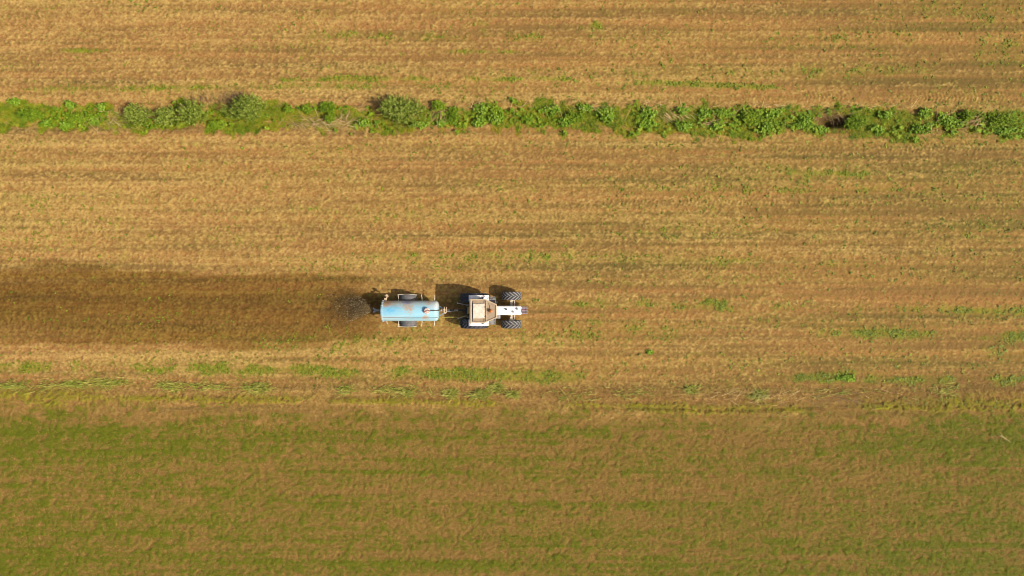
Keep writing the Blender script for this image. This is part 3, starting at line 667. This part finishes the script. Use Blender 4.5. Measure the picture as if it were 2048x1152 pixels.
# cab
zr = 2.52
def C(px, py, z=zr): p = L(px, py, z); return (p.x, p.y)
outer = [C(938.9, 598.0), C(970.0, 598.0), C(993.6, 608.6), C(993.6, 636.2), C(970.0, 645.7), C(938.9, 645.7)]
ctr = (sum(p[0] for p in outer) / 6, sum(p[1] for p in outer) / 6)
def inset(poly, d):
    out = []
    n = len(poly)
    for i in range(n):
        a, b, c_ = Vector(poly[i - 1]), Vector(poly[i]), Vector(poly[(i + 1) % n])
        e1 = (b - a).normalized(); e2 = (c_ - b).normalized(); n1 = Vector((e1.y, -e1.x)); n2 = Vector((e2.y, -e2.x))
        m_ = (n1 + n2).normalized(); k = d / max(.3, m_.dot(n1)); out.append(tuple(b + m_ * k))
    return out
inner = inset(outer, .07)
bm = nb()
for z0_, z1_ in ((zr - .16, zr),):
    ob = [bm.verts.new((x, y, z0_)) for x, y in outer]; ot = [bm.verts.new((x, y, z1_)) for x, y in outer]
    ib = [bm.verts.new((x, y, z0_)) for x, y in inner]; it = [bm.verts.new((x, y, z1_)) for x, y in inner]
    for i in range(6):
        j = (i + 1) % 6
        bm.faces.new((ob[i], ob[j], ot[j], ot[i])); bm.faces.new((ib[j], ib[i], it[i], it[j])); bm.faces.new((ot[i], ot[j], it[j], it[i])); bm.faces.new((ob[j], ob[i], ib[i], ib[j]))
cab = obj('cab', bm, FRAME, T, .018)
# the roof skin sits a little below its frame
bm = nb(); prism(bm, inset(outer, .072), zr - .15, zr - .055)
obj('roof_panel', bm, DUSTY, cab)
# rear roof bar with its dark slot
bm = nb(); xq0, xq1 = LX(940.6, zr), LX(943.6, zr); box(bm, ((xq0 + xq1) / 2, 0, zr + .01), (xq1 - xq0, outer[0][1] - outer[5][1] - .02, .07)); obj('roof_bar', bm, FRAME, cab, .012)
bm = nb(); xq0, xq1 = LX(943.5, zr), LX(945.7, zr); box(bm, ((xq0 + xq1) / 2, 0, zr - .045), (xq1 - xq0, 1.22, .03)); obj('roof_slot', bm, DARK, cab)
bm = nb()
for pxx in (969.6, 972.2): box(bm, (LX(pxx, zr), 0, zr - .02), (.035, outer[0][1] - outer[5][1] - .12, .06))
obj('roof_rib', bm, FRAME, cab, .008)
bm = nb(); box(bm, (LX(970.9, zr), 0, zr - .045), (.035, 1.1, .03)); obj('roof_gutter', bm, DARK, cab)
bm = nb(); a0 = L(945.8, 607.0, zr + .04); a1 = L(968.8, 636.8, zr + .04)
box(bm, ((a0.x + a1.x) / 2, (a0.y + a1.y) / 2, zr - .01), (a1.x - a0.x, abs(a0.y - a1.y), .12))
ha = obj('roof_hatch', bm, HATCH, cab, .03, seg=3)
for yy in (-.28, .28):
    bm = nb(); box(bm, (a1.x + .015, yy, zr + .01), (.05, .07, .05)); obj('hinge', bm, DARK, ha)
# glass, pillars, floor under the roof
pill = inset(outer, .10); low_p = inset(outer, .06)
zfl = 1.05
bm = nb()
for (a, b) in zip(pill, low_p): cyl(bm, (b[0], b[1], zfl), (a[0], a[1], zr - .10), .035, n=8)
prism(bm, low_p, zfl - .08, zfl)
obj('cab_frame', bm, FRAME, cab)
for i in range(6):
    a, b = inset(outer, .115)[i], inset(outer, .115)[(i + 1) % 6]
    bm = nb(); va = [bm.verts.new(v) for v in ((a[0], a[1], zfl + .01), (b[0], b[1], zfl + .01), (b[0], b[1], zr - .17), (a[0], a[1], zr - .17))]; f = bm.faces.new(va)
    bmesh.ops.solidify(bm, geom=[f], thickness=.006)
    obj('window', bm, GLASS, cab)
bm = nb(); box(bm, (LX(953, 1.4), 0, 1.35), (.46, .48, .12)); box(bm, (LX(946, 1.6), 0, 1.65), (.12, .46, .55), ry=-.15); obj('seat', bm, SEATM, cab, .04)
bm = nb(); st = Vector((LX(976, 1.7), 0, 1.72)); tube(bm, [Vector((st.x + .19 * math.cos(t) * .8, .19 * math.sin(t), st.z + .19 * math.cos(t) * .5)) for t in np.linspace(0, TAU, 17)], .014, 6); cyl(bm, (st.x + .18, 0, 1.1), st, .03); obj('steering_wheel', bm, SEATM, cab)
# beacon
bm = nb(); p = L(981.6, 621.9, zr + .05); lathe(bm, [(.11, -.06), (.11, .03), (.085, .035)], (p.x, p.y, zr), 'Z', 24); be = obj('beacon', bm, RUST, T)
bm = nb(); lathe(bm, [(.098, .03), (.095, .13), (.075, .185), (.03, .20)], (p.x, p.y, zr), 'Z', 24); obj('beacon_lens', bm, ORANGE, be, smooth=True)
bm = nb(); q0 = L(977.5, 606.5, zr); tube(bm, [Vector((q0.x, q0.y, zr - .03)), Vector(((q0.x + p.x) / 2, (q0.y + p.y) / 2 + .05, zr - .035)), Vector((p.x - .06, p.y + .06, zr - .03))], .009, 6); obj('beacon_cable', bm, DARK, be)
# small ochre box behind the cab
bm = nb(); b0, b1 = L(935.0, 613.8, 1.9), L(939.6, 627.6, 1.9); box(bm, ((b0.x + b1.x) / 2, (b0.y + b1.y) / 2, 1.78), (b1.x - b0.x, abs(b0.y - b1.y), .30)); obj('rear_box', bm, OCHRE, T, .015)
for py in (610.0, 634.0):
    bm = nb(); q_ = L(936.4, py, 1.7); cyl(bm, (q_.x - .05, q_.y, 1.75), (q_.x + .03, q_.y, 1.75), .045, n=14); bar(bm, (q_.x + .03, q_.y, 1.75), (q_.x + .14, q_.y, 1.78), .03, .03)
    obj('work_lamp', bm, GREY, T)
# steps, fuel tank, battery box in front of the rear wheels
bm = nb()
for yy in (.62, .78): box(bm, (LX(986, .5), -yy, .42 + (.78 - yy) * 1.6), (.34, .16, .03))
for dx in (-.16, .16): bar(bm, (LX(986, .5) + dx, -.86, .40), (LX(986, .5) + dx, -.50, .95), .03, .03)
bar(bm, (LX(979.5, 1), -.55, .95), (LX(979.5, 1), -.84, .75), .03, .03); bar(bm, (LX(991, 1), -.3, .95), (LX(991, .7), -.66, .62), .03, .03)
obj('step', bm, GREY, T, .005)
bm = nb()
for yy in (.62, .78): box(bm, (LX(986, .5), yy, .42 + (.78 - yy) * 1.6), (.34, .16, .03))
for dx in (-.16, .16): bar(bm, (LX(986, .5) + dx, .86, .40), (LX(986, .5) + dx, .50, .95), .03, .03)
tube(bm, [Vector((LX(978, 1), .62, 1.25)), Vector((LX(982, 1), .74, 1.25)), Vector((LX(991.5, 1), .67, 1.2)), Vector((LX(992, 1), .35, 1.2))], .016)
obj('step', bm, GREY, T, .005)
bm = nb(); cyl(bm, (LX(980, .8), .48, .80), (LX(996, .8), .48, .80), .14, n=20); obj('fuel_tank', bm, DARK, T, .01)
bm = nb(); box(bm, (LX(995, .9), -.36, .86), (.34, .22, .36)); obj('battery_box', bm, GREY, T, .02)
# mirrors on short arms at the cab front corners
for sg, py, pyy in ((1, 601.5, 596), (-1, 642.5, 648)):
    a = L(972, py, 2.1); b = L(976, pyy, 2.1)
    bm = nb(); tube(bm, [Vector((a.x, a.y, 2.10)), Vector((b.x, b.y, 2.12))], .010, 6); box(bm, (b.x, b.y, 2.02), (.03, .10, .22)); obj('mirror', bm, DARK, T)
# rear linkage
for sg, (p0, p1) in ((1, ((915.5, 606.4), (937, 610.5))), (-1, ((916.5, 636.8), (936, 630.8)))):
    bm = nb(); a = L(*p0, .62); b = L(*p1, .75); bar(bm, a, b, .035, .06); cyl(bm, (a.x, a.y - .04, a.z), (a.x, a.y + .04, a.z), .04); cyl(bm, (b.x + .02, b.y, .75), (b.x - .08, b.y, 1.35), .02)
    obj('lower_link', bm, PALE, T)
bm = nb(); bar(bm, L(932, 620.6, .55), L(912, 620.6, .48), .10, .05); obj('drawbar', bm, DARK, T)

# ------------------------------------------------------------------ slurry tanker
KO = (gx(820), gy(621.8), 0.0)
K = thing('slurry_tanker', 'faded blue slurry tank trailer with rust patches, hitched behind the white tractor', 'tank trailer', KO)
def K_(px, py, z): return Vector((gx(px, z) - KO[0], gy(py, z) - KO[1], z))
za = 1.14; rt = (gy(601.4, za) - gy(642.0, za)) / 2; yt = K_(0, 621.7, za).y
x0, x1 = K_(764.0, 0, za).x, K_(877.8, 0, za).x
tm = bpy.data.materials.new('faded_blue_tank'); tm.use_nodes = True
nt = tm.node_tree; pb = nt.nodes['Principled BSDF']; pb.inputs['Roughness'].default_value = .42
def gauss(cx, cy, rx, ry, gain=1.0):
    tc = nt.nodes.new('ShaderNodeTexCoord'); mp = nt.nodes.new('ShaderNodeMapping'); mp.vector_type = 'POINT'
    p = K_(cx, cy, za + rt * .9)
    mp.inputs['Location'].default_value = (-p.x * S / rx, -p.y * S / ry, 0); mp.inputs['Scale'].default_value = (S / rx, S / ry, 0)
    nt.links.new(tc.outputs['Object'], mp.inputs[0])
    v = nt.nodes.new('ShaderNodeVectorMath'); v.operation = 'LENGTH'; nt.links.new(mp.outputs[0], v.inputs[0])
    return rng(v.outputs['Value'], 0.0, 1.3, gain, 0.0)
def add(*fs):
    o_ = fs[0]
    for f in fs[1:]:
        m = nt.nodes.new('ShaderNodeMath'); m.operation = 'ADD'; nt.links.new(o_, m.inputs[0]); nt.links.new(f, m.inputs[1]); o_ = m.outputs[0]
    return o_
n1 = noise(3.0, 8, .62, (.6, 1, 1)); n2 = noise(9, 8, .7); n3 = noise(22, 4, .6); n4 = noise(2.0, 4, .5, (.3, 1.5, 1))
c = mixc(rng(n4, .35, .68), (0.39, 0.54, 0.57), (0.23, 0.47, 0.57))
c = mixc(mul(gauss(780, 621, 20, 9, 1.3), rng(n2, .3, .6)), c, (0.11, 0.40, 0.62))
c = mixc(mul(gauss(850, 622, 40, 12, .8), rng(n1, .35, .6)), c, (0.20, 0.45, 0.60))
c = mixc(mul(gauss(800, 606, 62, 7, 1.0), rng(n1, .25, .55)), c, (0.46, 0.50, 0.46))
c = mixc(mul(gauss(872, 608, 16, 12, 1.2), rng(n1, .2, .5)), c, (0.52, 0.56, 0.54))
c = mixc(mul(gauss(813, 605, 9, 2.6, 2.5), rng(n2, .40, .55)), c, (0.035, 0.22, 0.58))
rust = add(gauss(776, 608, 17, 10, .62), gauss(770, 606, 8, 7, .35), gauss(808, 611, 20, 12, .42), gauss(822, 614, 14, 12, .30), gauss(820, 627, 13, 12, .34), gauss(856, 608, 11, 11, .52), gauss(851, 633, 11, 8, .55), gauss(828, 637, 40, 5, .25), gauss(815, 603, 60, 3, .22), mul(n2, 1.1), mul(n3, .8))
c = mixc(rng(rust, 1.24, 1.58, 0, .9), c, mixc(n3, (0.36, 0.175, 0.08), (0.50, 0.31, 0.17)))
nt.links.new(c, pb.inputs['Base Color'])
bm = nb()
lathe(bm, [(rt * .90, x0 + .01), (rt * .985, x0 + .03), (rt, x0 + .06), (rt, x1 - .24), (rt * .975, x1 - .14), (rt * .88, x1 - .06), (rt * .7, x1 - .02), (rt * .35, x1), (.02, x1 + .004)], (0, yt, za), 'X', 72)
tank = obj('tank', bm, tm, K, smooth=True)
md = tank.modifiers.new('edge', 'EDGE_SPLIT'); md.split_angle = math.radians(50)
# rear flange ring with bolts and door
bm = nb(); xx = x0 + .10
lathe(bm, [(rt + .004, xx - .018), (rt + .022, xx - .016), (rt + .022, xx + .016), (rt + .004, xx + .018)], (0, yt, za), 'X', 72)
for i in range(16):
    a = TAU * i / 16 + .2; cyl(bm, (xx - .06, yt + (rt + .028) * math.cos(a), za + (rt + .028) * math.sin(a)), (xx + .06, yt + (rt + .028) * math.cos(a), za + (rt + .028) * math.sin(a)), .014, n=6)
obj('flange', bm, mat('flange_paint', (0.40, 0.52, 0.58), .5, vary=.2, dirt=(0.4, 0.22, 0.1), dirt_amt=.35), tank)
# filler hatch near the front, on top
hp = K_(853.8, 621.7, za + rt + .1); zt = za + rt
bm = nb(); lathe(bm, [(.175, -.05), (.175, .09), (.19, .095), (.19, .12)], (hp.x, hp.y, zt), 'Z', 32); ht = obj('filler_neck', bm, mat('neck_paint', (0.10, 0.30, 0.52), .5, vary=.2), tank)
bm = nb(); lathe(bm, [(.185, .122), (.18, .15), (.12, .175), (.03, .18)], (hp.x, hp.y, zt), 'Z', 32); obj('hatch_lid', bm, mat('lid_paint', (0.72, 0.64, 0.58), .6, vary=.1, dirt=(0.38, 0.10, 0.05), dirt_amt=.55, dirt_scale=9), ht, smooth=True)
bm = nb(); bar(bm, (hp.x - .15, hp.y - .05, zt + .19), (hp.x + .17, hp.y + .03, zt + .19), .035, .03); cyl(bm, (hp.x, hp.y, zt + .17), (hp.x, hp.y, zt + .24), .03); obj('lid_clamp', bm, REDDISH, ht)
# suction pipe from the hatch over the front end
bm = nb(); pr = .030
tube(bm, [Vector((hp.x + .18, hp.y + .015, zt + .035)), Vector((x1 - .20, hp.y + .015, zt + .03)), Vector((x1 - .04, hp.y + .015, zt - .10)), Vector((x1 + .06, hp.y + .015, zt - .40)), Vector((x1 + .08, hp.y + .01, .85))], pr, 10); obj('air_pipe', bm, DARK, tank)
# thin rusty pipe along the lower shoulder
bm = nb(); yp = K_(0, 635.2, za + rt * .75).y; zp = za + math.sqrt(max(0.01, (rt + .015) ** 2 - (yp - yt) ** 2))
tube(bm, [Vector((x0 - .02, yp + .02, zp)), Vector(((x0 + x1) / 2, yp - .02, zp - .01)), Vector((x1 - .12, yp - .015, zp - .005)), Vector((x1 - .02, yp + .02, zp - .2))], .013, 8); obj('control_rod', bm, mat('dark_rust', (0.20, 0.09, 0.07), .7), tank)
# chassis and axle
bm = nb()
for sg in (1, -1): box(bm, ((x0 + x1) / 2, sg * .36, .58), (x1 - x0 - .1, .08, .14))
for f in (.1, .5, .9): box(bm, (x0 + (x1 - x0) * f, 0, .60), (.08, .64, .10)); box(bm, (x0 + (x1 - x0) * f, 0, .72), (.06, .8, .14))
bar(bm, (x1 - .1, .34, .58), (K_(893, 0, .5).x, 0.02, .52), .08, .12); bar(bm, (x1 - .1, -.34, .58), (K_(893, 0, .5).x, -0.02, .52), .08, .12)
bar(bm, (K_(890, 0, .5).x, 0, .52), (K_(912, 0, .5).x, 0, .50), .08, .08)
obj('chassis', bm, mat('chassis_paint', (0.16, 0.20, 0.24), .6, vary=.2, dirt=(0.25, 0.15, 0.08), dirt_amt=.45), K, .008)
rw = .51; xw = K_(816.6, 0, .5).x
bm = nb(); cyl(bm, (xw, -.8, rw), (xw, .8, rw), .05, n=14); obj('axle', bm, DARK, K)
def smooth_tyre(c, Rr, wd, rim):
    bm = nb(); h = wd / 2
    pr_ = [(rim, -h * .75), (rim + .06, -h * .95), (Rr * .88, -h), (Rr * .95, -h * .88)]
    for k in range(4):
        y_ = -h * .7 + k * h * .47; pr_ += [(Rr, y_ - h * .12), (Rr, y_ + h * .12), (Rr * .975, y_ + h * .15), (Rr * .975, y_ + h * .30)]
    pr_ += [(Rr * .95, h * .88), (Rr * .88, h), (rim + .06, h * .95), (rim, h * .75)]
    pr_ = sorted(pr_[:4], key=lambda a: a[1]) + pr_[4:-5] + pr_[-4:]
    lathe(bm, pr_, c, 'Y', 48); return bm
for sg, py0, py1 in ((1, 589.3, 602.5), (-1, 652.4, 640.0)):
    ya, yb = K_(0, py0, .6).y, K_(0, py1, .6).y; yc = (ya + yb) / 2; wd = abs(ya - yb)
    wl = obj('wheel', rim_bm((xw, yc, rw), .26, wd, sg), PALE, K)
    obj('tyre', smooth_tyre((xw, yc, rw), rw + .01, wd, .27), mat('grey_rubber', (0.115, 0.11, 0.115), .85, spec=.2, vary=.2, dirt=(0.22, 0.18, 0.14), dirt_amt=.3), wl)
    # pipe guard over the wheel: rail carried on four bent arms
    bm = nb(); zg = .82; yo = K_(0, 589.0 if sg > 0 else 653.0, zg).y
    xs_ = [K_(px, 0, zg).x for px in (796.5, 820.5, 843.5, 868.5)]
    gd = None
    for i, xx in enumerate(xs_):
        bm = nb()
        yi = yt + sg * rt * .93; k = .02 * (i - 1.5)
        ye = yo if i < 2 else yo - sg * (.02 if i == 2 else .03)
        tube(bm, [Vector((xx + .03, yi, zg + .02)), Vector((xx + .02, (yi + ye) / 2, zg + .06)), Vector((xx - .01, ye, zg + .04)), Vector((xx - .05, ye + sg * .01, zg - .12))], .019, 8)
        obj('guard_arm', bm, PALE, K)
    bm = nb()
    tube(bm, [Vector((xs_[0] + .02, yo, zg + .05)), Vector((xs_[0] + .45, yo + sg * .02, zg + .06)), Vector((xs_[1] + .2, yo + sg * .01, zg + .05)), Vector((xs_[1] + .42, yo - sg * .03, zg + .03))], .016, 8)
    obj('guard_rail', bm, PALE, K)
# rusty valves at the rear corners
bm = nb(); v = K_(774, 592.5, 1.0); tube(bm, [Vector((v.x - .07, yt + rt * .86, 1.15)), Vector((v.x - .03, v.y - .14, 1.10)), Vector((v.x, v.y, 1.0)), Vector((v.x, v.y, .7))], .045, 10); cyl(bm, (v.x - .06, v.y + .07, 1.05), (v.x + .06, v.y + .03, 1.05), .07, n=14); box(bm, (v.x - .06, v.y - .16, 1.13), (.16, .10, .08)); bar(bm, (v.x - .12, v.y + .06, 1.06), (v.x + .02, v.y + .10, 1.08), .03, .03)
obj('suction_valve', bm, TAN, K)
bm = nb(); v = K_(773.5, 646.5, 1.2); tube(bm, [Vector((v.x, yt - rt * .9, 1.2)), Vector((v.x, v.y, 1.15)), Vector((v.x + .01, v.y - .06, .9))], .022, 8); obj('drain_valve', bm, TAN, K)
# outlet and splash plate
bm = nb(); nz0 = K_(750.5, 620.6, .95); tube(bm, [Vector((x0 + .02, yt + .02, .98)), Vector((nz0.x + .12, nz0.y, .98)), Vector((nz0.x, nz0.y, .95))], .058, 14); cyl(bm, (x0 - .02, yt + .02, .98), (x0 + .04, yt + .02, .98), .12, n=20); oz = obj('outlet_pipe', bm, GREY, K)
bm = nb(); prism(bm, [(nz0.x + .04, nz0.y - .07), (nz0.x + .04, nz0.y + .07), (nz0.x - .16, nz0.y + .17), (nz0.x - .16, nz0.y - .17)], .80, .83); bar(bm, (nz0.x, nz0.y, .82), (nz0.x + .10, nz0.y, .93), .05, .03); obj('splash_plate', bm, GREY, oz)
# hitch gear: jack stand, driveshaft, hose
bm = nb()
j = K_(891.5, 621, .7)
box(bm, (j.x - .28, j.y - .0, .64), (.34, .10, .10)); cyl(bm, (j.x - .05, j.y + .06, .30), (j.x - .05, j.y + .06, 1.05), .045, n=12); box(bm, (j.x - .05, j.y + .06, 1.06), (.10, .10, .05)); bar(bm, (j.x - .05, j.y + .06, 1.08), (j.x - .05, j.y + .24, 1.10), .035, .03)
bar(bm, (j.x + .08, j.y + .22, 1.0), (j.x + .06, j.y - .12, .9), .04, .04); bar(bm, (j.x - .12, j.y - .02, .8), (j.x - .02, j.y - .2, .78), .05, .04); box(bm, (j.x - .03, j.y - .05, .8), (.16, .22, .08))
obj('jack_stand', bm, TAN, K, .005)
bm = nb(); a = K_(896, 620.4, .66); b = K_(933, 620.4, .70)
cyl(bm, a, (a.x + .42, a.y, .665), .05, .06, 14); cyl(bm, (a.x + .42, a.y, .665), (b.x - .32, b.y, .69), .035, n=12); cyl(bm, (b.x - .32, b.y, .69), b, .045, n=12)
ps = obj('drive_shaft', bm, DARK, K)
bm = nb()
for q_ in (.43, .56):
    bm = nb(); lathe(bm, [(.03, -.03), (.055, -.025), (.055, .025), (.03, .03)], (a.x + q_, a.y, .67), 'X', 14); obj('joint_collar', bm, PALE, ps)
bm = nb(); cyl(bm, (a.x - .02, a.y, .66), (a.x + .10, a.y, .66), .065, n=14)
obj('shaft_guard', bm, GREY, ps)
bm = nb(); h0 = K_(878, 636.2, .8); h1 = K_(896, 634.2, .9); h2 = K_(921, 634.5, .8); h3 = K_(930, 632, 1.0)
tube(bm, [h0, (h0 + h1) / 2 + Vector((0, -.01, -.02)), h1, (h1 + h2) / 2 + Vector((0, 0, -.12)), h2, h3], .014, 8); obj('hose', bm, YELLOW, K)

# ------------------------------------------------------------------ slurry being spread
org = np.array([gx(748.5, .85), gy(620.8, .85), .84])
n = 9500
az = math.pi + np.where(R.random(n) < .3, R.normal(-.48, .16, n), R.uniform(-.42, .44, n)); sp = 1.5 + 8.5 * R.beta(1.2, 1.9, n) * (1 - .25 * np.abs((az - math.pi) / .6)); t = R.random(n) ** .85 * .46
vz = R.normal(.1, .22, n)
P = np.stack([org[0] + np.cos(az) * sp * t, org[1] + np.sin(az) * sp * t, org[2] + vz * t - 4.9 * t * t], 1)
gz = hgt(P[:, 0], P[:, 1]); P[:, 2] = np.maximum(P[:, 2], gz + .012)
V = ribbons(P, az, np.arctan2(vz - 9.8 * t, sp) * .7, R.uniform(.02, .12, n), R.uniform(.007, .025, n), [(0, .4), (.5, 1), (1, .3)], roll=R.normal(0, 1.0, n))
o = strips_mesh('slurry_spray', V, np.clip(R.gamma(1.6, .2, n), 0, 1), M['slurry']); tag(o, 'brown slurry fanning out from the back of the blue tank', 'slurry', kind='stuff')
